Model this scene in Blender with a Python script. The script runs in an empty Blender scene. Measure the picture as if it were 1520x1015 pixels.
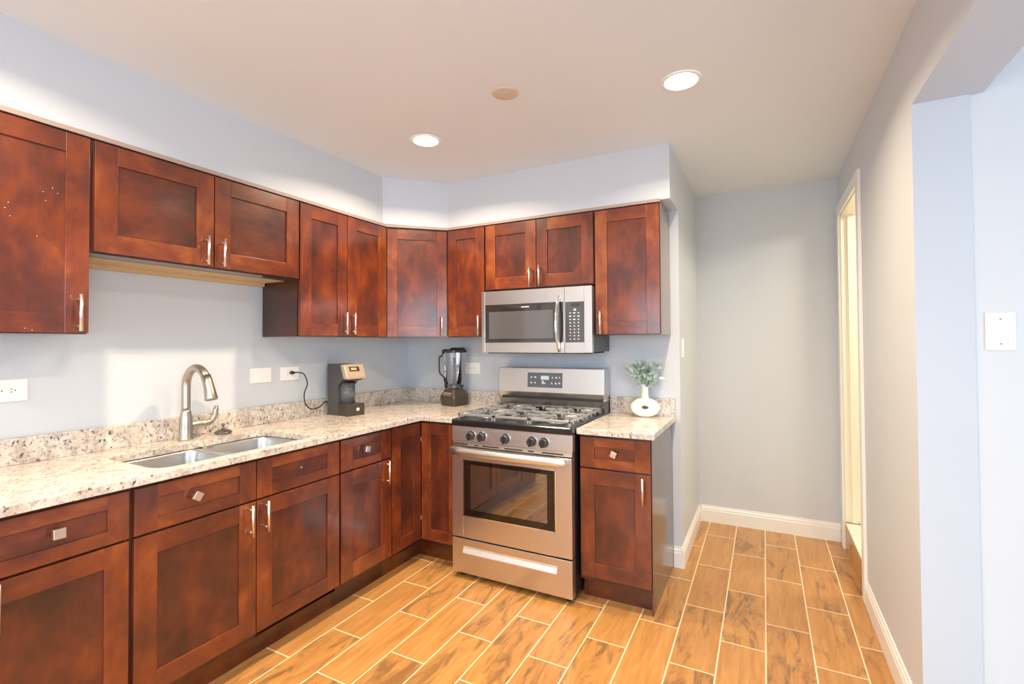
import bpy, bmesh, math, random
from mathutils import Vector, Matrix
random.seed(7)
R = math.radians
C = bpy.context.scene.collection
SC = bpy.context.scene

# ---------------------------------------------------------------- camera
cam = bpy.data.cameras.new('camera')
cam.sensor_fit = 'HORIZONTAL'; cam.sensor_width = 36.0
cam.lens = 712.18 / 1520 * 36.0
cam.shift_x = -7.91 / 1520; cam.shift_y = -10.46 / 1520
cam.clip_start = .02
camo = bpy.data.objects.new('camera', cam); C.objects.link(camo)
_y, _p, _r = R(27.189), R(.9595), R(-.3625)
fw = Vector((-math.sin(_y)*math.cos(_p), math.cos(_y)*math.cos(_p), math.sin(_p)))
rt = Vector((math.cos(_y), math.sin(_y), 0)); up = rt.cross(fw)
rt2 = rt*math.cos(_r)+up*math.sin(_r); up2 = -rt*math.sin(_r)+up*math.cos(_r)
camo.matrix_world = Matrix(((rt2.x, up2.x, -fw.x, 2.5582), (rt2.y, up2.y, -fw.y, -3.0481), (rt2.z, up2.z, -fw.z, 1.3627), (0, 0, 0, 1)))
SC.camera = camo

# ---------------------------------------------------------------- world, exposure, daylight
SC.view_settings.view_transform = 'Standard'; SC.view_settings.look = 'None'
SC.view_settings.gamma = 1; SC.view_settings.use_curve_mapping = False
SC.view_settings.exposure = 0.0
SC.cycles.use_denoising = True
SC.cycles.max_bounces = 14; SC.cycles.diffuse_bounces = 8; SC.cycles.sample_clamp_indirect = 6
w = bpy.data.worlds.new('World'); SC.world = w; w.use_nodes = True
w.node_tree.nodes['Background'].inputs[0].default_value = (.62, .78, 1, 1)
w.node_tree.nodes['Background'].inputs[1].default_value = 1.0

def area(name, loc, direction, sx, sy, power, col, shape='RECTANGLE', spread=180):
    l = bpy.data.lights.new(name, 'AREA'); l.shape = shape; l.size = sx
    if shape == 'RECTANGLE': l.size_y = sy
    l.energy = power; l.color = col; l.spread = R(spread)
    o = bpy.data.objects.new(name, l); C.objects.link(o); o.location = loc
    o.rotation_euler = Vector(direction).to_track_quat('-Z', 'Y').to_euler()
    return o
DAY = (.72, .87, 1.0)
area('window_daylight', (5.25, -4.05, 1.2), (-1, 0, 0), 2.3, 2.1, 95, DAY)
area('rear_window_daylight', (1.75, -5.58, 1.5), (0, 1, 0), 2.2, 1.3, 62, DAY)
WARM = (1, .80, .56)
CAN_POWER = 20.5

# ---------------------------------------------------------------- materials
def mat(name, col, rough=.5, metal=0, spec=None, coat=0, emit=None, es=0):
    m = bpy.data.materials.new(name); m.use_nodes = True
    b = m.node_tree.nodes['Principled BSDF']
    b.inputs['Base Color'].default_value = (*col, 1); b.inputs['Roughness'].default_value = rough
    b.inputs['Metallic'].default_value = metal
    if spec is not None: b.inputs['Specular IOR Level'].default_value = spec
    if coat: b.inputs['Coat Weight'].default_value = coat; b.inputs['Coat Roughness'].default_value = .12
    if emit: b.inputs['Emission Color'].default_value = (*emit, 1); b.inputs['Emission Strength'].default_value = es
    return m
class NT:
    def __init__(s, m): s.t = m.node_tree; s.b = s.t.nodes['Principled BSDF']
    def n(s, t, **k):
        x = s.t.nodes.new(t)
        for a, v in k.items(): setattr(x, a, v)
        return x
    def l(s, a, b): s.t.links.new(a, b)
    def val(s, sock, v):
        if isinstance(v, bpy.types.NodeSocket): s.l(v, sock)
        elif isinstance(v, tuple) and sock.type == 'RGBA' and len(v) == 3: sock.default_value = (*v, 1)
        else: sock.default_value = v
    def math(s, op, a, b=0, c=0):
        x = s.n('ShaderNodeMath', operation=op); s.val(x.inputs[0], a); s.val(x.inputs[1], b); s.val(x.inputs[2], c); return x.outputs[0]
    def mix(s, f, a, b, mode='MIX'):
        x = s.n('ShaderNodeMix', data_type='RGBA', blend_type=mode); s.val(x.inputs[0], f); s.val(x.inputs[6], a); s.val(x.inputs[7], b); return x.outputs[2]
    def ramp(s, f, stops):
        x = s.n('ShaderNodeValToRGB'); s.val(x.inputs[0], f); e = x.color_ramp.elements
        while len(e) < len(stops): e.new(.5)
        for k, (p, c) in zip(e, stops): k.position = p; k.color = (*c, 1) if not isinstance(c, float) else (c, c, c, 1)
        return x.outputs[0]
    def noise(s, v, scale, detail=2, rough=.5, dist=0):
        x = s.n('ShaderNodeTexNoise'); s.val(x.inputs['Vector'], v); x.inputs['Scale'].default_value = scale
        x.inputs['Detail'].default_value = detail; x.inputs['Roughness'].default_value = rough; x.inputs['Distortion'].default_value = dist
        return x.outputs[0]
    def vor(s, v, scale, feat='F1'):
        x = s.n('ShaderNodeTexVoronoi', feature=feat); s.val(x.inputs['Vector'], v); x.inputs['Scale'].default_value = scale; return x
    def obj(s): return s.n('ShaderNodeTexCoord').outputs['Object']
    def mapv(s, v, scale, loc=(0, 0, 0), rot=(0, 0, 0)):
        x = s.n('ShaderNodeMapping'); s.val(x.inputs[0], v); x.inputs[1].default_value = loc; x.inputs[2].default_value = rot; x.inputs[3].default_value = scale; return x.outputs[0]
    def bump(s, h, st, dist=.002):
        x = s.n('ShaderNodeBump'); x.inputs['Strength'].default_value = st; x.inputs['Distance'].default_value = dist; s.val(x.inputs['Height'], h); s.l(x.outputs[0], s.b.inputs['Normal'])

def paint(name, col, rough=.55, var=.03):
    m = mat(name, col, rough); t = NT(m); v = t.obj()
    f = t.noise(v, 1.7, 3)
    t.l(t.mix(f, tuple(c*(1-var) for c in col), tuple(min(1, c*(1+var)) for c in col)), t.b.inputs['Base Color'])
    t.bump(t.noise(v, 260, 2), .12, .001)
    return m
M_wall = paint('pale_blue_grey_paint', (.61, .646, .695), .5)
M_wall2 = paint('adjoining_white_paint', (.71, .725, .735), .5)
M_ceil = paint('ceiling_paint', (.76, .81, .85), .6)
M_trim = paint('white_trim_paint', (.86, .86, .84), .3, .01)
M_jamb = paint('cream_door_paint', (.86, .83, .70), .35, .01)
M_strip = mat('taupe_caulk', (.40, .30, .26), .5)

def wood(name, horiz=False, k=1.0):
    m = mat(name, (.2, .05, .02), .3); t = NT(m)
    tc = t.n('ShaderNodeTexCoord').outputs['Object']
    tone = t.n('ShaderNodeAttribute', attribute_name='tone').outputs['Fac']
    rnd = t.n('ShaderNodeObjectInfo').outputs['Random']
    off = t.n('ShaderNodeCombineXYZ'); t.val(off.inputs[0], t.math('MULTIPLY', tone, 23.7)); t.val(off.inputs[1], t.math('MULTIPLY', rnd, 31.0)); t.val(off.inputs[2], t.math('MULTIPLY', tone, 11.3))
    va = t.n('ShaderNodeVectorMath', operation='ADD'); t.l(tc, va.inputs[0]); t.l(off.outputs[0], va.inputs[1]); v = va.outputs[0]
    gs = (4, 14, 30) if horiz else (30, 14, 4)
    g = t.noise(t.mapv(v, gs), 1.0, 5, .6, .4)
    bl = t.noise(t.mapv(v, (3.2, 2, 5) if horiz else (5, 2, 3.2)), 1.5, 4, .6, .3)
    f = t.math('ADD', t.math('MULTIPLY', bl, .95), t.math('MULTIPLY', g, .20))
    f = t.math('ADD', f, t.math('MULTIPLY', t.math('SUBTRACT', tone, .5), .24))
    f = t.math('SUBTRACT', f, .08)
    c = t.ramp(f, [(.20, (.040*k, .012*k, .008*k)), (.43, (.102*k, .0215*k, .010*k)), (.60, (.185*k, .038*k, .0095*k)), (.82, (.33*k, .092*k, .018*k))])
    t.l(c, t.b.inputs['Base Color'])
    t.val(t.b.inputs['Roughness'], t.math('ADD', .26, t.math('MULTIPLY', bl, .16)))
    t.b.inputs['Specular IOR Level'].default_value = .2; t.b.inputs['Coat Weight'].default_value = .85; t.b.inputs['Coat IOR'].default_value = 1.6; t.b.inputs['Coat Roughness'].default_value = .17
    t.bump(g, .06, .001)
    return m
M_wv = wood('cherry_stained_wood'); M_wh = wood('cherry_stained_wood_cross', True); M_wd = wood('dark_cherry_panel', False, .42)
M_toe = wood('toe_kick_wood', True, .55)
WOOD = [M_wv, M_wh, M_wd]
M_ply = paint('raw_plywood', (.62, .43, .22), .6, .12)

def granite():
    m = mat('speckled_cream_granite', (.8, .7, .6), .16); t = NT(m)
    v = t.n('ShaderNodeNewGeometry').outputs['Position']
    wv = t.n('ShaderNodeVectorMath', operation='ADD'); t.l(v, wv.inputs[0])
    nz = t.n('ShaderNodeTexNoise'); nz.inputs['Scale'].default_value = 30; t.l(v, nz.inputs['Vector'])
    sc = t.n('ShaderNodeVectorMath', operation='SCALE'); t.l(nz.outputs['Color'], sc.inputs[0]); sc.inputs['Scale'].default_value = .022
    t.l(sc.outputs[0], wv.inputs[1]); p = wv.outputs[0]
    base = t.ramp(t.noise(p, 18, 5, .65), [(.3, (.46, .38, .32)), (.45, (.65, .575, .49)), (.62, (.74, .69, .62))])
    grey = t.ramp(t.noise(t.mapv(p, (1, 1, 1), (3, 1, 7)), 52, 5, .75), [(.50, 0.0), (.60, 1.0)])
    c = t.mix(t.math('MULTIPLY', grey, .72), base, (.36, .32, .33))
    cl = t.ramp(t.noise(t.mapv(p, (1, 1, 1), (5, 8, 1)), 8, 2, .5), [(.36, 0.2), (.58, 1.0)])
    d1 = t.ramp(t.noise(t.mapv(p, (1.5, 1, .75), (9, 4, 2), (.5, .3, .6)), 84, 4, .65), [(.575, 0.0), (.62, 1.0)])
    c = t.mix(t.math('MULTIPLY', d1, cl), c, (.075, .055, .06))
    d2 = t.ramp(t.noise(t.mapv(p, (1, 1, 1), (1, 14, 2)), 55, 2, .5), [(.67, 0.0), (.72, .85)])
    c = t.mix(d2, c, (.26, .12, .09))
    t.l(c, t.b.inputs['Base Color'])
    return m
M_gran = granite()

def floor_mat():
    m = mat('wood_look_floor_tile', (.5, .25, .1), .25); t = NT(m)
    v = t.n('ShaderNodeNewGeometry').outputs['Position']
    s = t.n('ShaderNodeSeparateXYZ'); t.l(v, s.inputs[0])
    W, L, G = .1848, .508, .0028
    cx = t.math('DIVIDE', t.math('SUBTRACT', s.outputs[0], .70), W)
    k = t.math('FLOOR', cx); fx = t.math('SUBTRACT', cx, k)
    par = t.math('MODULO', t.math('ADD', k, 40.0), 2.0)
    yo = t.math('ADD', t.math('ADD', t.math('SUBTRACT', s.outputs[1], .137), t.math('MULTIPLY', k, .005)), t.math('MULTIPLY', par, -.263))
    cy = t.math('DIVIDE', yo, L); j = t.math('FLOOR', cy); fy = t.math('SUBTRACT', cy, j)
    ex = t.math('MULTIPLY', t.math('MINIMUM', fx, t.math('SUBTRACT', 1.0, fx)), W)
    ey = t.math('MULTIPLY', t.math('MINIMUM', fy, t.math('SUBTRACT', 1.0, fy)), L)
    e = t.math('MINIMUM', ex, ey)
    grout = t.math('LESS_THAN', e, G)
    idv = t.n('ShaderNodeCombineXYZ'); t.l(k, idv.inputs[0]); t.l(j, idv.inputs[1])
    wn = t.n('ShaderNodeTexWhiteNoise', noise_dimensions='2D'); t.l(idv.outputs[0], wn.inputs['Vector'])
    off = t.n('ShaderNodeVectorMath', operation='SCALE'); t.l(wn.outputs['Color'], off.inputs[0]); off.inputs['Scale'].default_value = 37
    pv = t.n('ShaderNodeVectorMath', operation='ADD'); t.l(v, pv.inputs[0]); t.l(off.outputs[0], pv.inputs[1]); p = pv.outputs[0]
    fine = t.noise(t.mapv(p, (38, 4, 1)), 1, 5, .6, .5)
    vein = t.noise(t.mapv(p, (13, 3.2, 1)), 1, 5, .62, 1.4)
    base = t.ramp(fine, [(.3, (.43, .19, .054)), (.55, (.54, .27, .080)), (.75, (.60, .325, .108))])
    base = t.mix(t.math('MULTIPLY', wn.outputs['Value'], .32), base, (.38, .165, .055))
    vm = t.ramp(vein, [(.51, 0.0), (.63, 1.0)])
    gate = t.ramp(t.n('ShaderNodeTexWhiteNoise', noise_dimensions='2D').outputs['Value'], [(.3, 0.1), (.6, 1.0)])
    g2 = gate.node.inputs[0].links[0].from_node
    sh = t.n('ShaderNodeVectorMath', operation='ADD'); t.l(idv.outputs[0], sh.inputs[0]); sh.inputs[1].default_value = (5.3, 9.1, 0); t.l(sh.outputs[0], g2.inputs['Vector'])
    vm = t.math('MULTIPLY', t.math('MULTIPLY', vm, gate), t.math('ADD', .35, t.math('MULTIPLY', fine, .6)))
    c = t.mix(vm, base, (.13, .075, .04))
    c = t.mix(grout, c, (.82, .66, .44))
    t.l(c, t.b.inputs['Base Color'])
    t.val(t.b.inputs['Roughness'], t.math('ADD', t.math('MULTIPLY', grout, .4), .24))
    t.bump(t.math('MULTIPLY', grout, -1.0), .3, .002)
    return m
M_floor = floor_mat()

def steel(name, col=(.62, .60, .58), rough=.26, axis=0, st=.05):
    m = mat(name, col, rough, 1.0); t = NT(m)
    s = [90, 90, 90]; s[axis] = 1.2
    g = t.noise(t.mapv(t.obj(), tuple(s)), 4, 3)
    t.val(t.b.inputs['Roughness'], t.math('ADD', rough-.06, t.math('MULTIPLY', g, .14)))
    t.bump(g, st, .0006)
    return m
M_ss = steel('brushed_stainless', (.66, .63, .60), .30); M_ssink = steel('sink_stainless', (.60, .59, .58), .29, 1)
M_nickel = steel('brushed_nickel', (.50, .455, .39), .33, 2, .02)
M_pull = mat('satin_nickel_pull', (.80, .74, .66), .28, 1.0)
M_chrome = mat('polished_chrome', (.85, .84, .82), .10, 1.0)
M_black = mat('black_enamel', (.012, .012, .013), .18, 0, .6)
M_blackm = mat('matte_black', (.015, .015, .016), .55)
M_iron = mat('glint_paled_cast_iron', (.46, .47, .48), .30, .6)  # dark iron; the pale lamp reflections are put into its grey
M_burn = mat('burner_cap', (.03, .03, .032), .35)
M_alu = mat('burner_aluminium', (.62, .62, .62), .35, 1.0)
M_glassd = mat('dark_oven_glass', (.012, .007, .004), .06, 0, .6)
M_glassi = mat('inner_oven_glass', (.020, .011, .006), .04, 0, 1.0, 1.0)
M_glassi.node_tree.nodes['Principled BSDF'].inputs['IOR'].default_value = 2.1
M_grip = mat('pale_grip_metal', (.86, .84, .80), .42, .8)
M_kdk = mat('dark_knob', (.045, .045, .048), .3)
M_hand = steel('bright_handle_steel', (.84, .82, .79), .34, 0, .02)
M_mwg = mat('microwave_dark_glass', (.025, .022, .020), .06, 0, .9)
M_mwi = mat('microwave_inner_screen', (.10, .10, .105), .10, 0, .9)
M_key = mat('keypad_grey', (.075, .08, .09), .22)
M_mark = mat('white_legend', (.80, .80, .80), .5)
M_markd = mat('grey_legend', (.38, .37, .36), .5)
M_lcd = mat('pale_display', (.55, .66, .66), .3, 0, None, 0, (.55, .8, .8), .25)
M_disp = mat('display_grey', (.14, .15, .165), .25)
M_mwbody = mat('microwave_grey_case', (.09, .095, .105), .4)
M_side = mat('range_black_side', (.014, .012, .014), .3)
M_plate = mat('white_plastic', (.90, .89, .87), .35)
M_slot = mat('outlet_slot', (.03, .03, .03), .6)
M_cord = mat('black_rubber_cord', (.012, .012, .013), .45)
M_kbody = mat('grey_plastic', (.085, .08, .08), .32)
M_kblue = mat('smoky_reservoir', (.11, .12, .135), .12)
M_kplate = mat('champagne_plastic', (.66, .55, .42), .28, .55)
M_kdark = mat('dark_drip_tray', (.055, .042, .034), .3)
M_bbase = mat('blender_base_plastic', (.060, .045, .034), .30)
M_gold = mat('gold_legend', (.50, .38, .20), .4)
M_gray = mat('grey_shaft', (.30, .29, .29), .3)
M_ceram = mat('white_ceramic', (.88, .86, .80), .38)
M_tile = mat('pale_landing_tile', (.74, .74, .66), .35)
M_lens = mat('lit_downlight_lens', (1, 1, 1), .4, 0, None, 0, (1, .93, .78), 14)
M_cover = paint('beige_cover_paint', (.66, .56, .45), .6)
def clear():
    m = bpy.data.materials.new('clear_plastic'); m.use_nodes = True; nt = m.node_tree; nt.nodes.clear()
    o = nt.nodes.new('ShaderNodeOutputMaterial'); mx = nt.nodes.new('ShaderNodeMixShader'); tr = nt.nodes.new('ShaderNodeBsdfTransparent')
    g = nt.nodes.new('ShaderNodeBsdfGlossy'); f = nt.nodes.new('ShaderNodeFresnel'); f.inputs[0].default_value = 1.45
    tr.inputs[0].default_value = (.965, .96, .96, 1); g.inputs['Roughness'].default_value = .05
    nt.links.new(f.outputs[0], mx.inputs[0]); nt.links.new(tr.outputs[0], mx.inputs[1]); nt.links.new(g.outputs[0], mx.inputs[2]); nt.links.new(mx.outputs[0], o.inputs[0])
    return m
M_clear = clear()
def leafm():
    m = mat('sage_leaf', (.3, .42, .33), .55); t = NT(m)
    tone = t.n('ShaderNodeAttribute', attribute_name='tone').outputs['Fac']
    t.l(t.ramp(tone, [(.0, (.30, .43, .36)), (.5, (.55, .65, .60)), (.85, (.72, .79, .76)), (1, (.36, .52, .2))]), t.b.inputs['Base Color'])
    return m
M_leaf = leafm(); M_stem = mat('green_stem', (.22, .30, .14), .6)

# ---------------------------------------------------------------- mesh builder
class MB:
    def __init__(s): s.bm = bmesh.new(); s.tl = s.bm.faces.layers.float.new('tone')
    def _fin(s, faces, m, tone, sm=False):
        t = random.random() if tone is None else tone
        for f in faces: f.material_index = m; f[s.tl] = t; f.smooth = sm
    def box(s, x0, x1, y0, y1, z0, z1, m=0, bev=0, M=None, tone=None, seg=2):
        c = [(x, y, z) for z in (z0, z1) for y in (y0, y1) for x in (x0, x1)]
        v = [s.bm.verts.new(p) for p in c]
        q = [(0, 2, 3, 1), (4, 5, 7, 6), (0, 1, 5, 4), (2, 6, 7, 3), (0, 4, 6, 2), (1, 3, 7, 5)]
        F = [s.bm.faces.new([v[i] for i in a]) for a in q]
        if bev:
            ed = list({e for f in F for e in f.edges})
            r = bmesh.ops.bevel(s.bm, geom=ed, offset=bev, segments=seg, affect='EDGES', profile=.5)
            F = list({f for vv in r['verts'] for f in vv.link_faces} | {f for f in F if f.is_valid})
            v = list({vv for f in F for vv in f.verts})
        if M is not None:
            for vv in v: vv.co = M @ vv.co
        s._fin(F, m, tone); return s
    def prism(s, poly, z0, z1, m=0, M=None, tone=None, sm=False, bev=0):
        n = len(poly); a = [s.bm.verts.new((x, y, z0)) for x, y in poly]; b = [s.bm.verts.new((x, y, z1)) for x, y in poly]
        F = [s.bm.faces.new(a[::-1]), s.bm.faces.new(b)]
        S = [s.bm.faces.new((a[i], a[(i+1) % n], b[(i+1) % n], b[i])) for i in range(n)]
        F0 = F+S; v = a+b
        if bev:
            ed = list({e for f in F for e in f.edges})
            r = bmesh.ops.bevel(s.bm, geom=ed, offset=bev, segments=2, affect='EDGES', profile=.5)
            F0 = list({f for vv in r['verts'] for f in vv.link_faces} | {f for f in F0 if f.is_valid}); v = list({vv for f in F0 for vv in f.verts})
        if M is not None:
            for vv in v: vv.co = M @ vv.co
        s._fin(F0, m, tone)
        if sm:
            for f in S:
                if f.is_valid: f.smooth = True
        return s
    def rings(s, rs, m=0, closed=False, cap=True, sm=True, tone=None, M=None):
        V = [[s.bm.verts.new(M @ Vector(p) if M is not None else p) for p in r] for r in rs]; n = len(V[0]); F = []
        for i in range(len(V) if closed else len(V)-1):
            a, b = V[i], V[(i+1) % len(V)]
            for j in range(n): F.append(s.bm.faces.new((a[j], a[(j+1) % n], b[(j+1) % n], b[j])))
        s._fin(F, m, tone, sm)
        if cap and not closed:
            s._fin([s.bm.faces.new(V[0][::-1]), s.bm.faces.new(V[-1])], m, tone)
        return s
    def lathe(s, prof, c=(0, 0, 0), seg=32, m=0, sm=True, M=None, cap=True):
        return s.rings([[(c[0]+r*math.cos(2*math.pi*k/seg), c[1]+r*math.sin(2*math.pi*k/seg), c[2]+z) for k in range(seg)] for r, z in prof], m, False, cap, sm, None, M)
    def tube(s, pts, rad, seg=12, m=0, sy=1.0, M=None, sm=True):
        pts = [Vector(p) for p in pts]; n = len(pts); rad = rad if isinstance(rad, (list, tuple)) else [rad]*n
        rs = []; t0 = (pts[1]-pts[0]).normalized(); a = t0.orthogonal().normalized()
        if abs(t0.z) < .9: a = Vector((0, 0, 1)); a = (a-t0*a.dot(t0)).normalized()
        for i in range(n):
            t = (pts[min(i+1, n-1)]-pts[max(i-1, 0)]).normalized(); a = (a-t*a.dot(t)).normalized(); b = t.cross(a)
            rs.append([pts[i]+(a*math.cos(q)+b*math.sin(q)*sy)*rad[i] for q in [2*math.pi*k/seg for k in range(seg)]])
        return s.rings(rs, m, False, True, sm, None, M)
    def cyl(s, p0, p1, r, seg=20, m=0, r1=None, M=None):
        return s.tube([p0, p1], [r, r if r1 is None else r1], seg, m, 1.0, M)
    def build(s, name, mats, parent=None, bevel=0, fix=True):
        if fix: bmesh.ops.recalc_face_normals(s.bm, faces=s.bm.faces)
        me = bpy.data.meshes.new(name); s.bm.to_mesh(me); s.bm.free()
        for m in (mats if isinstance(mats, list) else [mats]): me.materials.append(m)
        o = bpy.data.objects.new(name, me); C.objects.link(o)
        if parent: o.parent = parent
        if bevel:
            b = o.modifiers.new('bevel', 'BEVEL'); b.width = bevel; b.segments = 2; b.limit_method = 'ANGLE'; b.angle_limit = R(40)
        return o
def smooth_path(pts, n=8):
    P = [Vector(p) for p in pts]; P = [2*P[0]-P[1]]+P+[2*P[-1]-P[-2]]; out = []
    for i in range(1, len(P)-2):
        for k in range(n):
            t = k/n; a, b, c, d = P[i-1:i+3]
            out.append(.5*((2*b)+(c-a)*t+(2*a-5*b+4*c-d)*t*t+(3*b-a-3*c+d)*t**3))
    out.append(P[-2]); return out
def tag(o, label, cat, group=None, kind=None):
    o['label'] = label; o['category'] = cat
    if group: o['group'] = group
    if kind: o['kind'] = kind
    return o
def thing(name, label, cat, loc=(0, 0, 0), rz=0, group=None):
    o = bpy.data.objects.new(name, None); C.objects.link(o); o.location = loc; o.rotation_euler = (0, 0, rz); o.empty_display_size = .1
    return tag(o, label, cat, group)
def struct(name, mb, m, bevel=0):
    o = mb.build(name, m, None, bevel); o['kind'] = 'structure'; return o
def rrect(x0, x1, y0, y1, r, n=6):
    P = []
    for cx, cy, a in ((x1-r, y1-r, 0), (x0+r, y1-r, 90), (x0+r, y0+r, 180), (x1-r, y0+r, 270)):
        for k in range(n+1): q = R(a+90*k/n); P.append((cx+r*math.cos(q), cy+r*math.sin(q)))
    return P

XZ = Matrix(((1, 0, 0, 0), (0, 0, 1, 0), (0, 1, 0, 0), (0, 0, 0, 1)))
# ---------------------------------------------------------------- the setting
H = 2.478; RX = 3.019; SX = 2.1019; AY = .875; OY = -.976; YB = -5.5; XR = 5.2
fl = MB(); fl.box(-.1, 3.10, YB-.1, AY+.1, -.06, 0); fl.box(3.10, XR+.1, -.976, AY+.1, -.06, 0)
struct('floor', fl, M_floor)
struct('floor_adjoining', MB().box(3.10, XR+.1, YB-.1, -.976, -.06, 0), paint('bounce_grey_floor', (.30, .34, .40), .9))  # unseen floor, its grey chosen to cool the bounce under the header
struct('ceiling', MB().box(-.1, XR+.1, YB-.1, AY+.1, H, H+.08), M_ceil)
struct('wall_left', MB().box(-.1, 0, YB-.1, .1, 0, H), M_wall)
struct('wall_back', MB().box(0, SX, 0, .1, 0, H), M_wall)
struct('wall_stub', MB().box(SX-.1, SX, .1, AY, 0, H), M_wall)
struct('wall_passage', MB().box(SX-.1, RX+.12, AY, AY+.1, 0, H), M_wall)
DY0, DY1, DZ = .055, .75, 2.20
rw = MB()
rw.box(RX, 3.172, OY, DY0, 0, H); rw.box(RX, 3.14, DY0, DY1, DZ, H); rw.box(RX, 3.14, DY1, AY, 0, H)
rw.box(RX, 3.205, -3.9, OY, 2.171, H); rw.box(RX, 3.172, YB, -3.9, 0, H)
struct('wall_right', rw, M_wall)
struct('wall_adjoining', MB().box(3.172, XR, -.966, -.86, 0, H), M_wall2)
wf = MB(); wf.box(XR, XR+.1, YB, -5.2, 0, H); wf.box(XR, XR+.1, -2.9, -.966, 0, H); wf.box(XR, XR+.1, -5.2, -2.9, 2.25, H); wf.box(XR, XR+.1, -5.2, -2.9, 0, .15)
struct('wall_far', wf, M_wall2)
wr = MB(); wr.box(-.1, .65, YB-.1, YB, 0, H); wr.box(2.85, XR+.1, YB-.1, YB, 0, H); wr.box(.65, 2.85, YB-.1, YB, 0, .85); wr.box(.65, 2.85, YB-.1, YB, 2.15, H)
struct('wall_rear', wr, M_wall)
def window(name, M, w, h):
    o = MB()
    for a in ((-.05, .05, 0, h), (w-.05, w+.05, 0, h), (w/2-.03, w/2+.03, 0, h)): o.box(a[0], a[1], -.02, .05, a[2], a[3], 0, 0, M)
    for z in (0, h): o.box(-.05, w+.05, -.02, .05, z-.05, z+.05, 0, 0, M)
    o.box(0, w, 0, .03, h*.55, h*.55+.03, 0, 0, M)
    struct(name, o, M_trim)
window('window_1', Matrix.Translation((XR+.03, -5.2, .15)) @ Matrix.Rotation(R(90), 4, 'Z'), 2.3, 2.1)
window('window_2', Matrix.Translation((.65, YB-.06, .85)), 2.2, 1.3)
struct('wall_soffit', MB().prism([(0, YB), (.288, YB), (.302, -.615), (.612, -.300), (SX, -.286), (SX, 0), (0, 0)], 2.166, H), M_wall)
struct('trim_1', MB().prism([(.30, -3.2), (.311, -3.2), (.311, -.597), (.611, -.311), (2.052, -.311), (2.052, -.300), (.606, -.300), (.30, -.591)], 2.149, 2.166), M_strip)

def baseboard(name, p0, p1, nx, ny):
    d = (Vector(p1)-Vector(p0)); L = d.length; ax = math.atan2(d.y, d.x)
    prof = [(0, 0), (.015, 0), (.015, .088), (.012, .094), (.012, .104), (.007, .112), (.006, .122), (0, .122)]
    side = 1 if (-d.y*nx+0, d.x*ny) and (-d.y*nx+d.x*ny) > 0 else -1
    M = Matrix.Translation((*p0, 0)) @ Matrix.Rotation(ax, 4, 'Z') @ Matrix(((0, 0, 1, 0), (side, 0, 0, 0), (0, 1, 0, 0), (0, 0, 0, 1)))
    struct(name, MB().prism(prof, 0, L, 0, M), M_trim)
baseboard('baseboard_stub', (SX, -.015), (SX, AY), 1, 0)
baseboard('baseboard_corner', (2.056, 0), (SX, 0), 0, -1)
baseboard('baseboard_passage', (SX+.015, AY), (RX-.014, AY), 0, -1)
baseboard('baseboard_right', (RX, OY), (RX, DY0-.068), -1, 0)

# doorway in the right wall: casing, jamb with stop and strike, raised tiled landing
d1 = bpy.data.objects.new('door_1', None); C.objects.link(d1); d1['kind'] = 'structure'; d1.location = (RX, DY0, 0)
def DM(x0, x1, y0, y1, z0, z1): return (x0-RX, x1-RX, y0-DY0, y1-DY0, z0, z1)
for y0, y1 in ((DY0-.065, DY0+.005), (DY1-.005, DY1+.065)):
    MB().box(*DM(RX-.016, RX, y0, y1, 0, DZ+.065), 0, .003).build('casing_upright', M_trim, d1)
MB().box(*DM(RX-.016, RX, DY0+.005, DY1-.005, DZ-.005, DZ+.065), 0, .003).build('casing_head', M_trim, d1)
for y0, y1 in ((DY0, DY0+.012), (DY1-.012, DY1)):
    MB().box(*DM(RX, 3.14, y0, y1, .18, DZ)).build('jamb', M_jamb, d1)
MB().box(*DM(RX, 3.14, DY0, DY1, DZ-.012, DZ)).build('jamb_head', M_jamb, d1)
st = MB().box(*DM(3.055, 3.085, DY1-.024, DY1-.012, .18, DZ-.012)).build('door_stop', M_jamb, d1)
MB().box(*DM(3.105, 3.13, DY1-.0145, DY1-.012, 1.20, 1.26)).build('strike_plate', M_nickel, d1)
struct('floor_landing', MB().box(RX-.002, 4.3, DY0, DY1, 0, .168), M_floor)
tl = MB()
for i in range(5):
    for j in range(3): tl.box(RX-.004+i*.26, RX+.25+i*.26, DY0+.003+j*.22, DY0+.218+j*.22, .168, .180, 0, .001)
struct('floor_landing_tiles', tl, M_tile)
vs = MB(); vs.box(4.3, 4.36, -.86, AY, 0, H); vs.box(3.14, 4.3, AY, AY+.1, 0, H)
struct('wall_landing', vs, M_jamb)

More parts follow.
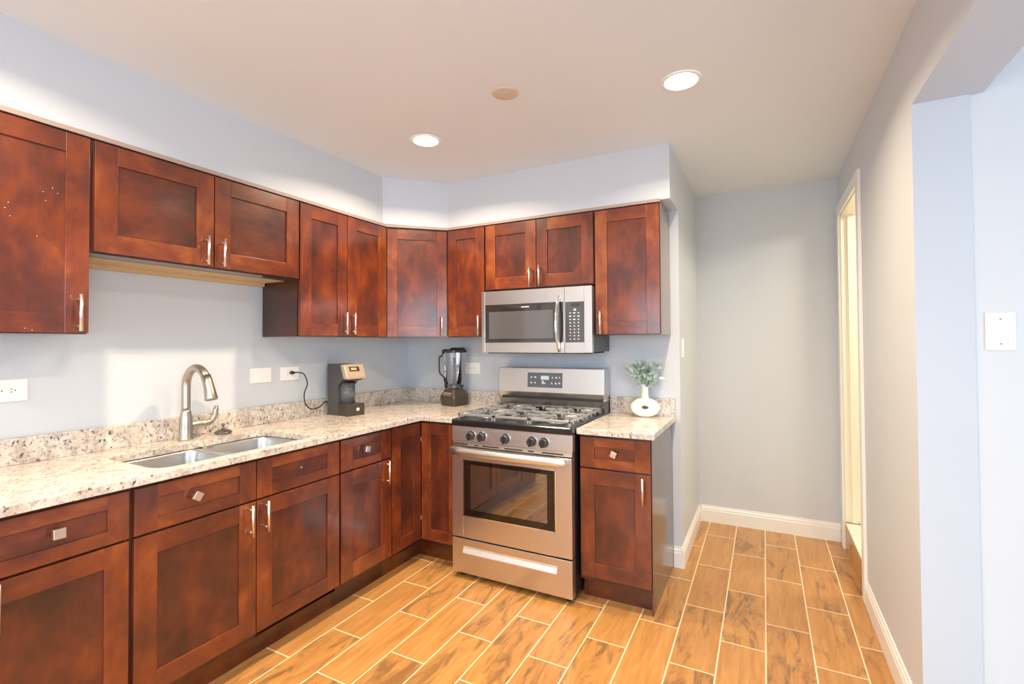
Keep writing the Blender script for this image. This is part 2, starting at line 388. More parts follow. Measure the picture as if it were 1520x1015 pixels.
# ---------------------------------------------------------------- cabinets
def pull(parent, x, z0, z1, M=None, dist=.034):
    o = MB(); y = -.020-dist; c = (z0+z1)/2; hl = (z1-z0)*.36
    o.cyl((x, y, z0), (x, y, z1), .0062, 14, 0, None, M)
    for z in (c-hl, c+hl): o.cyl((x, -.0195, z), (x, y, z), .0048, 10, 0, None, M)
    return o.build('handle', M_pull, parent)
def knob(parent, x, z, ang):
    o = MB(); o.cyl((x, -.0125, z), (x, -.032, z), .0075, 12)
    Mk = Matrix.Translation((x, -.039, z)) @ Matrix.Rotation(R(ang), 4, 'Y')
    o.box(-.0155, .0155, -.007, .007, -.0155, .0155, 0, .002, Mk)
    return o.build('knob', M_pull, parent)
def shaker(parent, x0, x1, z0, z1, name, st=.056, M=None, rail=None):
    rail = rail or st; o = MB(); g = .0003; T = -.020; U = lambda: random.uniform(.35, 1.0)
    o.box(x0, x0+st, T, -.001, z0, z1, 0, .0015, M, U()); o.box(x1-st, x1, T, -.001, z0, z1, 0, .0015, M, U())
    o.box(x0+st-g, x1-st+g, T+.0002, -.001, z0, z0+rail, 1, .0015, M, U()); o.box(x0+st-g, x1-st+g, T+.0002, -.001, z1-rail, z1, 1, .0015, M, U())
    o.box(x0+st-.004, x1-st+.004, -.0125, -.002, z0+rail-.004, z1-rail+.004, 0 if z1-z0 > x1-x0 else 1, 0, M, random.uniform(.05, .4))
    return o.build(name, WOOD, parent)
def carcass(parent, w, h, d, base=False, hollow=False, top=0):
    o = MB(); z0 = .112 if base else 0
    if hollow:
        o.box(0, .018, 0, d, z0, h); o.box(w-.018, w, 0, d, z0, h); o.box(.018, w-.018, 0, d, z0, z0+.018); o.box(.018, w-.018, d-.012, d, z0, h)
        o.box(.018, w-.018, 0, .018, z0, h-.16); o.box(.018, w-.018, 0, .018, h-.16, h)
    else: o.box(0, w, 0, d, z0, h)
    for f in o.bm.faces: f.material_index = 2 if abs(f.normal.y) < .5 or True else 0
    b = o.build('cabinet_box', WOOD, parent, .0012)
    if base: MB().box(0, w, .055, .073, 0, .112).build('toe_kick', M_toe, parent)
    return b
ZT, ZB, ZS = .866, .137, .700
BZ = .879
G_B = 'base cabinets under the granite worktops'; G_U = 'wall cabinets under the soffit'
# -- base, left run (front faces the room along +x)
LX = .605
t = thing('base_cabinet', 'cherry base cabinet farthest left, square-set knob on its drawer, bar pull at door left', 'cabinet', (LX, -2.642, 0), R(90))
carcass(t, .456, BZ, .60, True)
dr = shaker(t, .006, .452, ZS+.004, ZT, 'drawer', .06, None, .045); knob(dr, .262, .792, 0)
dd = shaker(t, .006, .452, ZB, ZS-.004, 'door', .068); pull(dd, .140-.012, .562, .700)
t = thing('sink_base_cabinet', 'wide cherry base cabinet below the sink with two doors and two false drawer fronts', 'cabinet', (LX, -2.183, 0), R(90))
carcass(t, .911, BZ, .60, True, True)
for a, b, kn in ((.008, .453, True), (.457, .903, False)):
    dr = shaker(t, a, b, ZS+.004, ZT, 'false_drawer_front', .072, None, .045)
    if kn: knob(dr, .205, .791, 34)
    else:
        MB().cyl((.68, -.0125, .787), (.68, -.019, .787), .0045, 12).build('bare_screw', M_pull, dr)['label'] = 'bare screw where the knob is missing'
    dd = shaker(t, a, b, ZB, ZS-.004, 'door', .072)
    pull(dd, .417 if kn else .488, .562, .692)
t = thing('base_cabinet', 'narrow cherry base cabinet with knob drawer and pull door between sink cabinet and corner cabinet', 'cabinet', (LX, -1.2715, 0), R(90))
carcass(t, .380, BZ, .60, True)
dr = shaker(t, .004, .376, ZS+.004, ZT, 'drawer', .082, None, .045); knob(dr, .170, .794, 12)
dd = shaker(t, .004, .376, ZB, ZS-.004, 'door', .082); pull(dd, .325, .566, .697)
# -- corner
t = thing('corner_base_cabinet', 'cherry corner base cabinet with two slim full-height door leaves meeting in the inside corner', 'cabinet', (0, 0, 0))
P = [(.005, -.891), (LX, -.891), (LX, -LX), (.911, -LX), (.911, -.005), (.005, -.005)]
o = MB().prism(P, .112, BZ, 2); o.build('cabinet_box', WOOD, t)
k = MB().prism([(.532, -.891), (.55, -.891), (.55, -.55), (.911, -.55), (.911, -.532), (.532, -.532)], 0, .112); k.build('toe_kick', M_toe, t)
M1 = Matrix.Translation((LX, -.889, 0)) @ Matrix.Rotation(R(90), 4, 'Z'); M2 = Matrix.Translation((LX, -LX, 0))
dl = shaker(t, .003, .262, ZB, ZT, 'door', .072, M1)
dq = shaker(t, .023, .304, ZB, ZT, 'door', .072, M2)
for z in (.255, .745): MB().box(.0205, .0235, -.026, -.0195, z, z+.03, 0, .001, M2).build('hinge', M_pull, dq)
# -- base, right of the range
t = thing('base_cabinet', 'cherry base cabinet right of the range under the short worktop, drawer over one door', 'cabinet', (1.675, -LX, 0))
carcass(t, .377, BZ, .60, True)
dr = shaker(t, .008, .375, ZS+.008, ZT, 'drawer', .078, None, .048); knob(dr, .193, .790, 22)
dd = shaker(t, .008, .375, ZB, ZS-.001, 'door', .078); pull(dd, .341, .556, .690)
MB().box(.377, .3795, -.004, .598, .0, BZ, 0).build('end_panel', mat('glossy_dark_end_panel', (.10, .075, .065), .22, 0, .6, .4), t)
MB().box(.372, .3805, .0, .056, .0, .125, 0).build('toe_corner', M_toe, t)
# -- uppers
UB, UT = 1.406, 2.140; UX = .2956; UH = 2.149-UB; UM = 1.7135
t = thing('wall_cabinet', 'tall cherry wall cabinet at the left photo edge with one door and chipped finish', 'cabinet', (UX, -2.66, UB), R(90), None)
carcass(t, .476, UH, .29); dd = shaker(t, .010, .474, .004, UT-UB, 'door', .070); pull(dd, .439, .010, .145)
for cx, cz in ((.25, .42), (.262, .395), (.258, .44), (.345, .50), (.352, .47), (.37, .52), (.385, .505), (.33, .34), (.30, .018), (.318, .012)):
    yy = -.0131 if cz > .05 else -.0206
    MB().box(cx-.0011, cx+.0011, yy, yy+.0006, cz-.0008, cz+.0008).build('paint_chip', M_plate, dd)
t = thing('wall_cabinet', 'short wide two-door cherry wall cabinet hung above the sink and faucet', 'cabinet', (UX, -2.181, UM), R(90))
carcass(t, .907, 2.149-UM, .29)
for a, b, px in ((.010, .452, .411), (.457, .905, .483)):
    dd = shaker(t, a, b, .006, UT-UM, 'door', .074); pull(dd, px, .010, .140)
MB().box(.004, .903, .100, .285, -.003, 0).build('bottom_panel', M_ply, t)['label'] = 'raw plywood underside'
MB().box(.004, .903, .262, .288, -.022, -.003).build('hanging_rail', M_ply, t)['label'] = 'raw wood hanging rail'
t = thing('wall_cabinet', 'tall two-door cherry wall cabinet above the coffee maker, beside the diagonal corner cabinet', 'cabinet', (UX, -1.2725, UB), R(90))
carcass(t, .680, UH, .29)
for a, b, px in ((.006, .338, .307), (.342, .676, .371)):
    dd = shaker(t, a, b, .004, UT-UB, 'door', .073); pull(dd, px, .015, .146)
t = thing('corner_wall_cabinet', 'diagonal corner wall cabinet whose single door mirrors pale daylight', 'cabinet', (0, 0, UB))
MB().prism([(.005, -.005), (.005, -.590), (UX, -.590), (.607, -UX), (.607, -.005)], 0, UH, 2).build('cabinet_box', WOOD, t)
ang = math.atan2(.590-UX, .607-UX); dlen = math.hypot(.607-UX, .590-UX)
MD = Matrix.Translation((UX, -.590, 0)) @ Matrix.Rotation(ang, 4, 'Z')
dd = shaker(t, .016, dlen-.016, .004, UT-UB-.006, 'door', .066, MD); pull(dd, dlen-.054, .010, .142, MD)
t = thing('wall_cabinet', 'slim cherry wall cabinet squeezed between the diagonal corner cabinet and the microwave', 'cabinet', (.6085, -UX, UB))
carcass(t, .3035, UH, .29); dd = shaker(t, .008, .300, .004, UT-UB, 'door', .068); pull(dd, .270, .008, .144)
t = thing('wall_cabinet', 'short two-door cherry wall cabinet directly above the microwave', 'cabinet', (.9137, -UX, UM-.004))
carcass(t, .754, 2.149-UM+.004, .29)
for a, b, px in ((.006, .375, .342), (.379, .749, .408)):
    dd = shaker(t, a, b, .006, UT-UM+.004, 'door', .074); pull(dd, px, .008, .138)
t = thing('wall_cabinet', 'tall single-door cherry wall cabinet at the right end, hung over the vase of greenery', 'cabinet', (1.669, -UX, UB))
carcass(t, .3795, UH, .29); dd = shaker(t, .006, .377, .004, UT-UB, 'door', .072); pull(dd, .042, .006, .140)
MB().box(.3795, .3815, -.001, .288, .0, UH).build('end_panel', mat('reflection_paled_end_panel', (.22, .17, .14), .25, 0, .6, .3), t)  # dark brown panel, its grey-beige reflected light mixed into the colour

# ---------------------------------------------------------------- worktops and sink
CT, CB = .911, .880
SINK = rrect(.187, .592, -2.085, -1.392, .06, 6)
def slab(poly, hole, z0, z1):
    o = MB(); bm = o.bm
    def loop(p):
        v = [bm.verts.new((x, y, z0)) for x, y in p]; return [bm.edges.new((v[i], v[(i+1) % len(v)])) for i in range(len(v))]
    e = loop(poly)+(loop(hole) if hole else [])
    F = [f for f in bmesh.ops.triangle_fill(bm, use_beauty=True, edges=e)['geom'] if isinstance(f, bmesh.types.BMFace)]
    r = bmesh.ops.extrude_face_region(bm, geom=F)
    bmesh.ops.translate(bm, verts=[g for g in r['geom'] if isinstance(g, bmesh.types.BMVert)], vec=(0, 0, z1-z0))
    return o
t = thing('granite_worktop', 'long L-shaped cream speckled granite worktop holding the sink, turning the corner to the range', 'worktop', (0, 0, 0))
slab([(.002, -3.1), (.648, -3.1), (.648, -.648), (.9115, -.648), (.9115, -.002), (.002, -.002)], SINK, CB, CT).build('countertop', M_gran, t, .003)
tag(MB().box(.002, .022, -3.1, -.002, CT, 1.012, 0).build('granite_backsplash', M_gran, None, .002), 'long low granite backsplash strip along the left wall behind the sink', 'backsplash')
tag(MB().box(.0225, .9115, -.022, -.002, CT, 1.012, 0).build('granite_backsplash', M_gran, None, .002), 'low granite backsplash strip on the back wall behind the blender', 'backsplash')
t = thing('granite_worktop', 'short cream speckled granite worktop right of the range with the vase on it', 'worktop', (1.670, 0, 0))
MB().box(.001, .403, -.648, -.002, CB, CT, 0).build('countertop', M_gran, t, .003)
tag(MB().box(1.671, 2.071, -.022, -.002, CT, 1.016, 0).build('granite_backsplash', M_gran, None, .002), 'short low granite backsplash strip behind the white vase', 'backsplash')
t = thing('kitchen_sink', 'double-bowl stainless steel sink set below the granite worktop', 'sink', (.39, -1.72, CB))
def bowl(y0, y1):
    o = MB(); rs = []
    for dz, ins in ((-.001, -.012), (-.001, .0), (-.012, .003), (-.15, .012), (-.175, .022), (-.185, .045)):
        rs.append([(x-.39, y+1.72, dz) for x, y in rrect(.182+ins, .597-ins, y0+ins, y1-ins, .06-max(ins, 0)*.5, 6)])
    o.rings(rs, 0, False, False)
    o.bm.verts.ensure_lookup_table(); n = len(rs[0]); o._fin([o.bm.faces.new(list(o.bm.verts)[-n:])], 0, .5)
    b = o.build('bowl', M_ssink, t)
    cy = (y0+y1)/2+1.72
    MB().lathe([(.045, -.184), (.045, -.181), (.036, -.181), (.034, -.186)], (0, cy, 0), 24).build('drain', M_chrome, b)
bowl(-2.09, -1.735); bowl(-1.708, -1.387)
MB().box(-.205, .204, -.018, .015, -.020, -.006, 0, .006).build('divider', M_ssink, t)
# strainer
t = tag(MB().lathe([(.001, 0), (.030, 0), (.040, .004), (.041, .008), (.036, .010), (.030, .016), (.016, .021), (.007, .026), (.005, .040), (.009, .044), (.009, .049), (.001, .051)], (0, 0, 0), 28).build('sink_strainer', mat('dark_strainer_metal', (.24, .22, .21), .3, 1.0)), 'dark metal basket strainer lying on the worktop right of the faucet', 'strainer')
t.location = (.095, -1.549, CT)
# faucet
t = thing('kitchen_faucet', 'brushed nickel gooseneck faucet with side lever standing behind the sink', 'faucet', (.097, -1.728, CT))
MB().lathe([(.001, 0), (.032, 0), (.032, .006), (.029, .012), (.0285, .06), (.027, .10), (.021, .135), (.0195, .142), (.001, .142)], (0, 0, 0), 28).build('faucet_body', M_nickel, t)
sp = [(0, 0, .13), (0, 0, .20), (.0, 0, .245)]+[(.085-.085*math.cos(R(a)), 0, .255+.088*math.sin(R(a))) for a in range(10, 160, 12)]
sp += [(.170, 0, .285)]
sb = MB().tube(smooth_path(sp, 3), .0188, 18).build('spout', M_nickel, t)
MB().tube([(.160, 0, .310), (.175, 0, .278), (.192, 0, .235), (.203, 0, .203), (.204, 0, .200)], [.0195, .021, .024, .027, .025], 20).build('spray_head', M_nickel, sb)
lv = MB(); lv.tube(smooth_path([(0, .015, .063), (0, .045, .067), (.004, .085, .066), (.006, .112, .074), (.006, .130, .096), (.004, .138, .128), (.002, .142, .146)], 5), [.020]*8+[.018]*4+[.015]*5+[.014]*5+[.012]*5+[.009]*4, 14)
lv.build('lever', M_nickel, t)

# ---------------------------------------------------------------- range
W = .754; t = thing('gas_range', 'freestanding stainless gas range with black cooktop between the cherry cabinets', 'range', (.9137, -.703, 0))
MB().box(.004, W-.004, .046, .69, .035, .886).build('body', M_side, t, .003)
MB().box(.0, W, -.004, .63, .880, .919, 0, .010, None, None, 3).build('cooktop', M_black, t)
def grate(x0, x1, fingers):
    o = MB(); y0, y1, z0, z1, b = .035, .585, .936, .950, .011
    for y in (y0, y1-b, (y0+y1)/2-b/2): o.box(x0, x1, y, y+b, z0, z1, 0, .002)
    for x in (x0, x1-b): o.box(x, x+b, y0, y1, z0, z1, 0, .002)
    for x in (x0, x1-b):
        for y in (y0, (y0+y1)/2-b/2, y1-b): o.box(x, x+b, y, y+b, .918, z0)
    for cy in (y0+(y1-y0)*.26, y0+(y1-y0)*.74):
        cx = (x0+x1)/2
        o.box(x0+b, cx-.035, cy-b/2, cy+b/2, z0, z1+.003, 0, .002); o.box(cx+.035, x1-b, cy-b/2, cy+b/2, z0, z1+.003, 0, .002)
        for s in (-1, 1):
            o.box(cx-b/2, cx+b/2, min(cy+s*.035, cy+s*.125), max(cy+s*.035, cy+s*.125), z0, z1+.003, 0, .002)
            for q in (-1, 1):
                if fingers: o.tube([(cx+q*.03, cy+s*.03, .944), (cx+q*.085, cy+s*.09, .944), (cx+q*.098, cy+s*.128, .944)], .0055, 8)
    for k in range(7): o.box(x0-.002, x0+.004, y0+.04+k*.075, y0+.052+k*.075, .925, .95); o.box(x1-.004, x1+.002, y0+.04+k*.075, y0+.052+k*.075, .925, .95)
    return o.build('grate', M_iron, t)
grate(.022, .262, True); grate(.266, .488, False); grate(.492, .732, True)
for bx, by, br in ((.142, .178, .042), (.142, .442, .034), (.377, .31, .040), (.612, .178, .046), (.612, .442, .036)):
    o = MB().lathe([(br+.03, .919), (br+.028, .921), (br, .923), (br-.004, .931), (.001, .931)], (bx, by, 0), 28).build('burner', M_alu, t)
    MB().lathe([(br-.006, .931), (br-.005, .936), (br-.012, .939), (.001, .939)], (bx, by, 0), 28).build('burner_cap', M_burn, o)
MB().prism([(.006, .790), (.045, .790), (.045, .880), (.010, .880)], 0, W, 0, Matrix(((0, 0, 1, 0), (1, 0, 0, 0), (0, 1, 0, 0), (0, 0, 0, 1)))).build('control_panel', M_ss, t, .002)
for kx in (.134, .207, .360, .522, .594):
    o = MB(); o.tube([(kx, .008, .830), (kx, -.004, .829), (kx, -.022, .829)], [.026, .0235, .021], 24)
    o = o.build('burner_knob', M_kdk, t)
    MB().box(kx-.0055, kx+.0055, -.034, -.021, .807, .851, 0, .003).build('knob_grip', M_blackm, o)
    MB().lathe([(.0285, 0), (.0285, .004), (.027, .005), (.026, .0)], (0, 0, 0), 28, 0, True, Matrix.Translation((kx, .0075, .830)) @ Matrix.Rotation(R(90), 4, 'X'), False).build('knob_ring', M_chrome, o)
vt = MB().box(.004, W-.004, .010, .046, .764, .789, 0, .002).build('vent_trim', M_ss, t)
for a, b in ((.015, .105), (.150, .180), (.205, .315), (.350, .462), (.495, .530), (.580, .700)): MB().box(a, b, .0085, .012, .771, .778).build('vent_slot', M_slot, vt)
od = MB(); od.box(.003, .082, 0, .046, .240, .760, 0, .003); od.box(.657, W-.003, 0, .046, .240, .760, 0, .003)
od.box(.08, .66, .0001, .046, .240, .366, 0); od.box(.08, .66, .0001, .046, .690, .760, 0)
od = od.build('oven_door', M_ss, t)
MB().box(.082, .657, .003, .03, .366, .690).build('window_frame', M_glassd, od)
MB().box(.129, .610, .0022, .004, .404, .662).build('window_pane', M_glassi, od)
o = MB()
for a in ((.079, .6595, .687, .6925), (.079, .6595, .363, .3685)): o.box(a[0], a[1], -.0015, .004, a[2], a[3])
for a in ((.079, .083), (.656, .6605)): o.box(a[0], a[1], -.0015, .004, .363, .6925)
o.build('window_rim', M_chrome, od)
o = MB(); hp = [(.018+k*.0715, -.036-.014*math.sin(math.pi*k/10), .742) for k in range(11)]
o.tube(hp, .0225, 18, 0, .62)
for x in (.036, .715): o.box(x-.016, x+.016, -.038, .001, .730, .754, 0, .004)
o.build('handle', M_hand, od)
dr = MB().box(.003, W-.003, 0, .046, .034, .232, 0, .003).build('storage_drawer', M_ss, t)
o = MB(); M_ = Matrix(((0, 0, 1, 0), (1, 0, 0, 0), (0, 1, 0, 0), (0, 0, 0, 1)))
o.prism([(.0, .190), (-.003, .190), (-.0012, .182), (-.012, .158), (-.012, .153), (.0, .153)], .082, .666, 0, M_)
o.build('drawer_grip', M_grip, dr)
for x in (.045, W-.045):
    MB().lathe([(.018, 0), (.018, .012), (.010, .014), (.010, .036)], (x, .06, 0), 16).build('foot', M_blackm, t)
    MB().lathe([(.018, 0), (.018, .012), (.010, .014), (.010, .036)], (x, .62, 0), 16).build('foot', M_blackm, t)
bg = MB(); bg.box(.0, W, .590, .695, .900, .988, 0, .002)
bg = bg.build('backguard_riser', M_mwbody, t); bg.data.materials[0] = steel('dark_steel', (.22, .20, .18), .22)
MB().box(.02, W-.02, .583, .592, .988, 1.003).build('vent_gap', M_slot, bg)
o = MB().prism([(.568, 1.034), (.582, 1.003), (.60, 1.003), (.60, .988), (.695, .988), (.695, 1.195), (.578, 1.195)], 0, W, 0, M_).build('backguard', M_ss, t, .003)
Mp = Matrix.Translation((.222, .5705, 1.066)) @ Matrix.Rotation(R(-3.5), 4, 'X')
dp = MB().box(0, .252, -.002, .006, 0, .098, 0, .001, Mp).build('display_panel', M_disp, o)
for x, z, ww in ((.022, .062, .014), (.048, .062, .018), (.020, .026, .016), (.050, .026, .012), (.176, .062, .010), (.200, .062, .016), (.226, .064, .010), (.172, .024, .010), (.198, .024, .016), (.224, .026, .014), (.104, .024, .03), (.104, .036, .016)):
    MB().prism([(x, z), (x+ww, z), (x+ww, z+.006), (x+ww*.72, z+.006), (x+ww*.72, z+.012), (x+ww*.2, z+.012), (x+ww*.2, z+.006), (x, z+.006)], -.0026, -.002, 0, Mp @ XZ).build('button_legend', M_mark, dp)
MB().box(.098, .156, -.0028, -.002, .052, .078, 0, 0, Mp).build('clock_display', M_lcd, dp)

# ---------------------------------------------------------------- microwave
t = thing('microwave', 'stainless over-the-range microwave hung beneath the short two-door cabinet', 'microwave', (.9137, -.358, 1.302))
Hm = .395
MB().box(.002, W-.002, .030, .355, .004, Hm-.002).build('case', M_mwbody, t, .003)
o = MB()
for y, z in ((.315, .05), (.30, .05), (.333, .03)): o.box(W-.003, W-.0012, y, y+.006, z, z+.012)
o.build('side_screw_hole', M_slot, t)
md = MB(); md.box(0, .026, 0, .03, 0, Hm, 0, .002); md.box(.0255, .5745, .0001, .03, 0, .063); md.box(.0255, .5745, .0001, .03, .308, Hm); md.box(.574, .5805, 0, .03, 0, Hm, 0, .001)
md = md.build('door', M_ss, t)
MB().box(.026, .574, .003, .03, .063, .308).build('window', M_mwg, md)
MB().box(.055, .505, .0022, .004, .088, .262).build('inner_screen', M_mwi, md)
MB().box(.290, .345, .0012, .003, .284, .2895).build('badge', M_mark, md)
o = MB(); hp = [(.548, -.004-.045*math.sin(math.pi*k/14)**.75, .012+.328*k/14) for k in range(15)]
o.tube(hp, [.015+.006*math.sin(math.pi*k/14) for k in range(15)], 16, 0, .55)
o.build('handle', M_chrome, md)
cp = MB(); cp.box(.5825, .5865, 0, .03, 0, Hm, 0, .001); cp.box(.586, .7055, .0001, .03, 0, .062); cp.box(.586, .7055, .0001, .03, .304, Hm); cp.box(.705, W, 0, .03, 0, Hm, 0, .002)
cp = cp.build('control_panel', M_ss, t)
kp = MB().box(.586, .7055, .003, .03, .062, .304).build('keypad', M_key, cp)
MB().box(.640, .654, .0022, .003, .252, .262).build('key_legend', M_mark, kp)
for r_ in range(9):
    for c_ in range(3):
        x = .617+c_*.026; z = .238-r_*.0195; hw = .004+(.003 if (r_ < 3) else 0)*((r_+c_) % 2)
        MB().box(x-hw, x+hw, .0022, .003, z-.0028, z+.0028).build('key_legend', M_mark, kp)
MB().box(.622, .676, .0022, .003, .276, .294).build('clock_window', M_mwg, kp)
MB().box(.606, .622, .0020, .003, .100, .108).build('stop_key', mat('red_legend', (.6, .12, .12), .5), kp)
MB().box(.04, W-.03, .012, .33, -.006, .004).build('vent_grille', M_slot, t)

# ---------------------------------------------------------------- small appliances
t = thing('coffee_maker', 'grey single-cup coffee maker with champagne head on the worktop', 'coffee maker', (.040, -.842, CT), R(-9))
MB().prism([(0, 0), (.108, 0), (.108, .190), (.185, .238), (.178, .300), (.160, .325), (.0, .325)], 0, .128, 0, XZ, None, False, .004).build('housing', M_kbody, t)
MB().lathe([(.046, .072), (.046, .205)], (.125, .064, 0), 28).build('mug_bay_back', M_kblue, t)
hd = MB(); hd.prism([(.163, .327), (.186, .320), (.222, .245), (.216, .232), (.186, .232), (.150, .318)], -.008, .136, 0, XZ, None, False, .005)
hd = hd.build('brew_head', M_kplate, t)
Mh = Matrix.Translation((.204, .064, .2825)) @ Matrix.Rotation(R(-25.6), 4, 'Y')
MB().box(-.004, .0018, -.040, .034, -.004, .028, 0, .001, Mh).build('screen', M_kdark, hd)
MB().box(-.004, .0030, -.028, .012, .004, .020, 0, 0, Mh).build('screen_text', M_gold, hd)
MB().prism([(.120, .222), (.205, .222), (.214, .236), (.150, .240)], .012, .116, 0, XZ, None, False, .003).build('pod_holder', M_kdark, t)
dp = MB().box(.110, .216, .002, .126, 0, .074, 0, .003).build('drip_tray', M_kdark, t)
MB().box(.2155, .2168, .066, .086, .030, .048).build('badge', M_mark, dp)
# its cord, in world space shifted into the appliance's frame
inv = (Matrix.Translation((.040, -.842, CT)) @ Matrix.Rotation(R(-9), 4, 'Z')).inverted()
cp_ = [(.026, -1.086, 1.192), (.046, -1.06, 1.192), (.060, -1.035, 1.178), (.050, -1.004, 1.12), (.040, -1.018, 1.06), (.046, -1.015, 1.0), (.060, -.985, .962), (.055, -.92, .966), (.040, -.875, .985), (.030, -.845, .992), (.045, -.838, .985)]
cd = MB().tube([inv @ p for p in smooth_path(cp_, 8)], .0035, 10).build('power_cord', M_cord, t)
MB().tube([inv @ Vector(p) for p in ((.0085, -1.086, 1.192), (.020, -1.086, 1.192), (.034, -1.080, 1.192))], [.011, .0105, .006], 12).build('plug', M_cord, cd)

t = thing('blender', 'countertop blender with clear pitcher and dark base left of the range', 'blender', (.535, -.125, CT), R(-13))
o = MB(); rs = []
for z, hx, hy, r in ((0, .068, .068, .015), (.004, .071, .071, .015), (.055, .078, .078, .02), (.070, .077, .077, .02), (.112, .056, .058, .02), (.120, .052, .054, .02)):
    rs.append([(x, y, z) for x, y in rrect(-hx, hx, -hy, hy, r, 4)])
o.rings(rs, 0, False, True, False); bs = o.build('motor_base', M_bbase, t)
Mf = Matrix.Translation((0, -.0775, .072)) @ Matrix.Rotation(R(-26.5), 4, 'X')
for k in range(6): MB().box(-.042+k*.0148, -.032+k*.0148, -.0012, .001, .018, .026, 0, 0, Mf).build('button_legend', M_gold, bs)
for k in range(4): MB().box(-.036+k*.02, -.022+k*.02, -.0012, .001, .006, .010, 0, 0, Mf).build('button_legend', M_gold, bs)
o = MB(); rs = []
for z, hx, r in ((.122, .050, .014), (.155, .052, .014), (.18, .060, .018), (.36, .067, .02), (.385, .067, .02)): rs.append([(x, y, z) for x, y in rrect(-hx, hx, -hx, hx, r, 5)])
o.rings(rs, 0, False, False); pt = o.build('pitcher', M_clear, t)
o = MB().tube(smooth_path([(-.050, -.035, .392), (-.066, -.045, .385), (-.078, -.052, .360), (-.098, -.058, .345), (-.098, -.058, .250), (-.088, -.054, .225), (-.058, -.042, .195), (-.052, -.040, .150), (-.054, -.04, .125)], 6), .0065, 10)
o.build('handle', M_bbase, pt)
sh = MB(); sh.cyl((0, 0, .150), (0, 0, .345), .009); sh.box(-.034, .034, -.006, .006, .180, .184); sh.box(-.006, .006, -.034, .034, .25, .254); sh.box(-.034, .034, -.006, .006, .31, .314)
sh.lathe([(.040, .124), (.040, .146), (.020, .158), (.010, .16)], (0, 0, 0), 20); sh.build('blade_stack', M_gray, t)
o = MB(); rs = []
for z, hx, r in ((.384, .070, .02), (.402, .070, .02), (.410, .062, .02)): rs.append([(x, y, z) for x, y in rrect(-hx, hx, -hx, hx, r, 4)])
o.rings(rs, 0, False, True, False); ld = o.build('lid', M_bbase, t)
MB().box(-.010, .080, -.030, .030, .404, .420, 0, .004).build('lid_latch', M_blackm, ld)

# vase and greenery
t = thing('vase', 'round white ceramic ring vase with slim neck on the short worktop', 'vase', (1.912, -.100, CT), R(8))
o = MB(); rs = []
for i in range(56):
    q = 2*math.pi*i/56; ring = []
    cx, cz = .0525*math.cos(q), .0345*math.sin(q); rx, rz = .0345*math.cos(q), .0245*math.sin(q)
    for k in range(18):
        p_ = 2*math.pi*k/18; e = .8
        cc = math.copysign(abs(math.cos(p_))**e, math.cos(p_)); ss = math.copysign(abs(math.sin(p_))**e, math.sin(p_))
        ring.append((cx+rx*cc, .034*ss, max(.0, .056+cz+rz*cc)))
    rs.append(ring)
o.rings(rs, 0, True)
o.lathe([(.026, .104), (.022, .113), (.0205, .13), (.0195, .16), (.0205, .196), (.019, .200), (.015, .196), (.0145, .12)], (0, 0, 0), 24, 0, True, None, False)
o.build('vase_body', M_ceram, t)
t = thing('greenery_sprigs', 'bunch of sage-green leafy sprigs standing in the white vase', 'artificial plant', (1.912, -.100, CT+.19), R(8))
lf = MB(); sm_ = MB(); rr = random.Random(11)
for i in range(24):
    a = rr.uniform(0, 2*math.pi); sp_ = rr.uniform(.2, 1.0); L = rr.uniform(.09, .155)
    dx, dy = math.cos(a)*sp_*.118, math.sin(a)*sp_*.055-.004; hz = L*(1.02-.72*sp_*sp_)
    pth = smooth_path([(dx*.05, dy*.05, -.06), (dx*.08, dy*.08, .0), (dx*.45, dy*.45, hz*.66), (dx, dy, hz)], 5)
    sm_.tube(pth, .0011, 6)
    for k in range(6, len(pth)):
        for s in (0, 1):
            if rr.random() < .18: continue
            b = pth[k]; az = a+rr.uniform(-1.5, 1.5)+s*1.4; el = rr.uniform(-.7, .9); ll = rr.uniform(.030, .052); wd = ll*rr.uniform(.17, .27)
            d = Vector((math.cos(az)*math.cos(el), math.sin(az)*math.cos(el)*.8, math.sin(el))); sd = d.cross(Vector((rr.uniform(-.4, .4), -1, rr.uniform(-.5, .5)))).normalized(); nn = d.cross(sd)
            P_ = [b, b+d*ll*.3+sd*wd*.8, b+d*ll*.62+sd*wd*.9, b+d*ll-nn*.004, b+d*ll*.62-sd*wd*.9, b+d*ll*.3-sd*wd*.8]
            mid = [b+d*ll*.3+nn*.003, b+d*ll*.62+nn*.003]
            V = [lf.bm.verts.new(p) for p in P_]; Mv = [lf.bm.verts.new(p) for p in mid]
            F = [lf.bm.faces.new(x) for x in ((V[0], V[1], Mv[0]), (V[1], V[2], Mv[1], Mv[0]), (V[2], V[3], Mv[1]), (V[3], V[4], Mv[1]), (V[4], V[5], Mv[0], Mv[1]), (V[5], V[0], Mv[0]))]
            lf._fin(F, 0, min(.84, rr.random()*.85) if rr.random() > .05 else 1.0, True)
lf.build('foliage', M_leaf, t, 0, False); sm_.build('stem', M_stem, t)

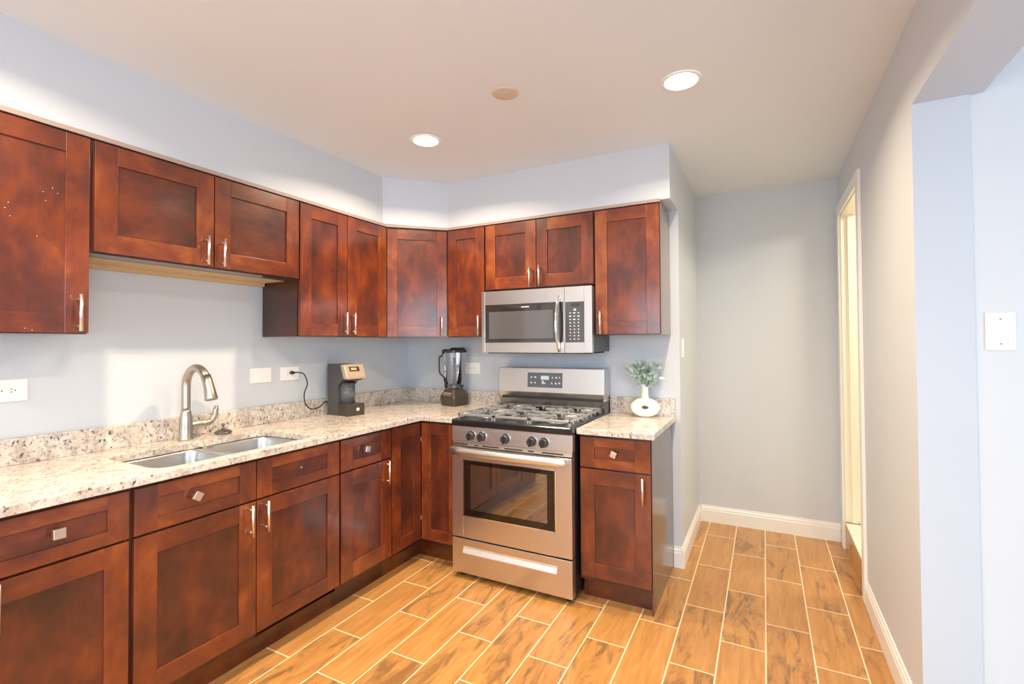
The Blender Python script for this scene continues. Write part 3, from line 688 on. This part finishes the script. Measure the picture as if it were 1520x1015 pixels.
# ---------------------------------------------------------------- outlets, switches, ceiling fittings
def plate(name, label, loc, rz, w, h, kind, cat='outlet'):
    t = thing(name, label, cat, loc, rz)
    MB().box(-w/2, w/2, -.006, -.0005, -h/2, h/2, 0, .002).build('cover_plate', M_plate, t)
    if kind == 'receptacle':
        f = MB().box(-.034, .034, -.0075, -.005, -.017, .017, 0, .001).build('receptacle', M_plate, t); o = MB()
        for cx in (-.018, .018):
            for dz in (-.006, .006): o.box(cx-.005, cx+.003, -.0079, -.007, dz-.0012, dz+.0012)
            o.cyl((cx+.009, -.007, 0), (cx+.009, -.0079, 0), .0024, 10)
        o.build('socket_slot', M_slot, f)
    elif kind == 'blank':
        for dz in (-.04, .04): MB().cyl((0, -.006, dz), (0, -.0068, dz), .003, 10).build('screw', M_markd, t)
    elif kind == 'rocker':
        MB().box(-w*.14, w*.14, -.009, -.005, -h*.28, h*.28, 0, .001).build('rocker', M_plate, t)
    elif kind == 'rocker_side':
        MB().box(-.032, .032, -.008, -.005, -.016, .016, 0, .001).build('rocker', M_plate, t)
    return t
plate('wall_outlet', 'white double outlet on the left wall, cut by the photo edge', (0, -2.318, 1.194), R(90), .126, .084, 'receptacle')
plate('wall_switch', 'white horizontal switch plate without a plug, left of the coffee maker outlet', (0, -1.279, 1.187), R(90), .128, .084, 'rocker_side', 'switch')
plate('wall_outlet', 'white outlet with the coffee maker plug in it', (0, -1.0915, 1.187), R(90), .125, .080, 'receptacle')
plate('wall_outlet', 'white outlet on the back wall right of the blender', (.613, 0, 1.176), 0, .136, .083, 'receptacle')
plate('light_switch', 'white light switch seen edge-on on the passage side of the wall end', (SX, .112, 1.325), R(90), .075, .118, 'rocker', 'switch')
plate('blank_wall_plate', 'white blank cover plate on the wall of the adjoining room', (3.234, -.966, 1.390), 0, .074, .122, 'blank', 'wall plate')

def downlight(loc, label, first=[None]):
    if first[0] is None:
        t = thing('recessed_downlight', label, 'ceiling light', loc)
        MB().lathe([(.068, -.004), (.075, -.006), (.082, -.0035), (.083, -.0002)], (0, 0, 0), 40, 0, True, None, False).build('trim_ring', M_trim, t)
        MB().lathe([(.001, -.0035), (.068, -.0035), (.069, -.001)], (0, 0, 0), 40).build('lens', M_lens, t)
        first[0] = t
    else:
        s = first[0]; t = s.copy(); C.objects.link(t); t.location = loc; t['label'] = label
        for ch_ in s.children: c = ch_.copy(); C.objects.link(c); c.parent = t
    t['group'] = 'lit ceiling downlights'
    area('downlight_beam', (loc[0], loc[1], loc[2]-.009), (0, 0, -1), .085, .085, CAN_POWER*(1.12 if loc[0] < 1.5 else .95), WARM, 'DISK', 150)
    return t
downlight((.92, -.945, H), 'glowing recessed downlight on the ceiling nearest the corner soffit')
downlight((2.258, -.918, H), 'glowing recessed downlight on the ceiling nearest the passage')
for x, y, lab in ((.92, -2.55, 'recessed downlight above the sink end of the counter, out of frame'), (2.258, -2.55, 'recessed downlight above the camera, out of frame'), (.92, -4.2, 'recessed downlight behind the camera on the cabinet side'), (2.258, -4.2, 'recessed downlight behind the camera near the opening')):
    downlight((x, y, H), lab)
area('landing_lamp', (3.75, .35, 2.3), (-.25, 0, -1), .3, .3, 22, (1, .90, .68))
cvr = MB(); cvr.lathe([(.001, -.006), (.050, -.006), (.056, -.004), (.058, -.0002)], (0, 0, 0), 40)
t = cvr.build('ceiling_cover_plate', M_cover); t.location = (1.546, -1.182, H)
tag(t, 'round beige blank cover plate on the ceiling between the two downlights', 'cover plate')
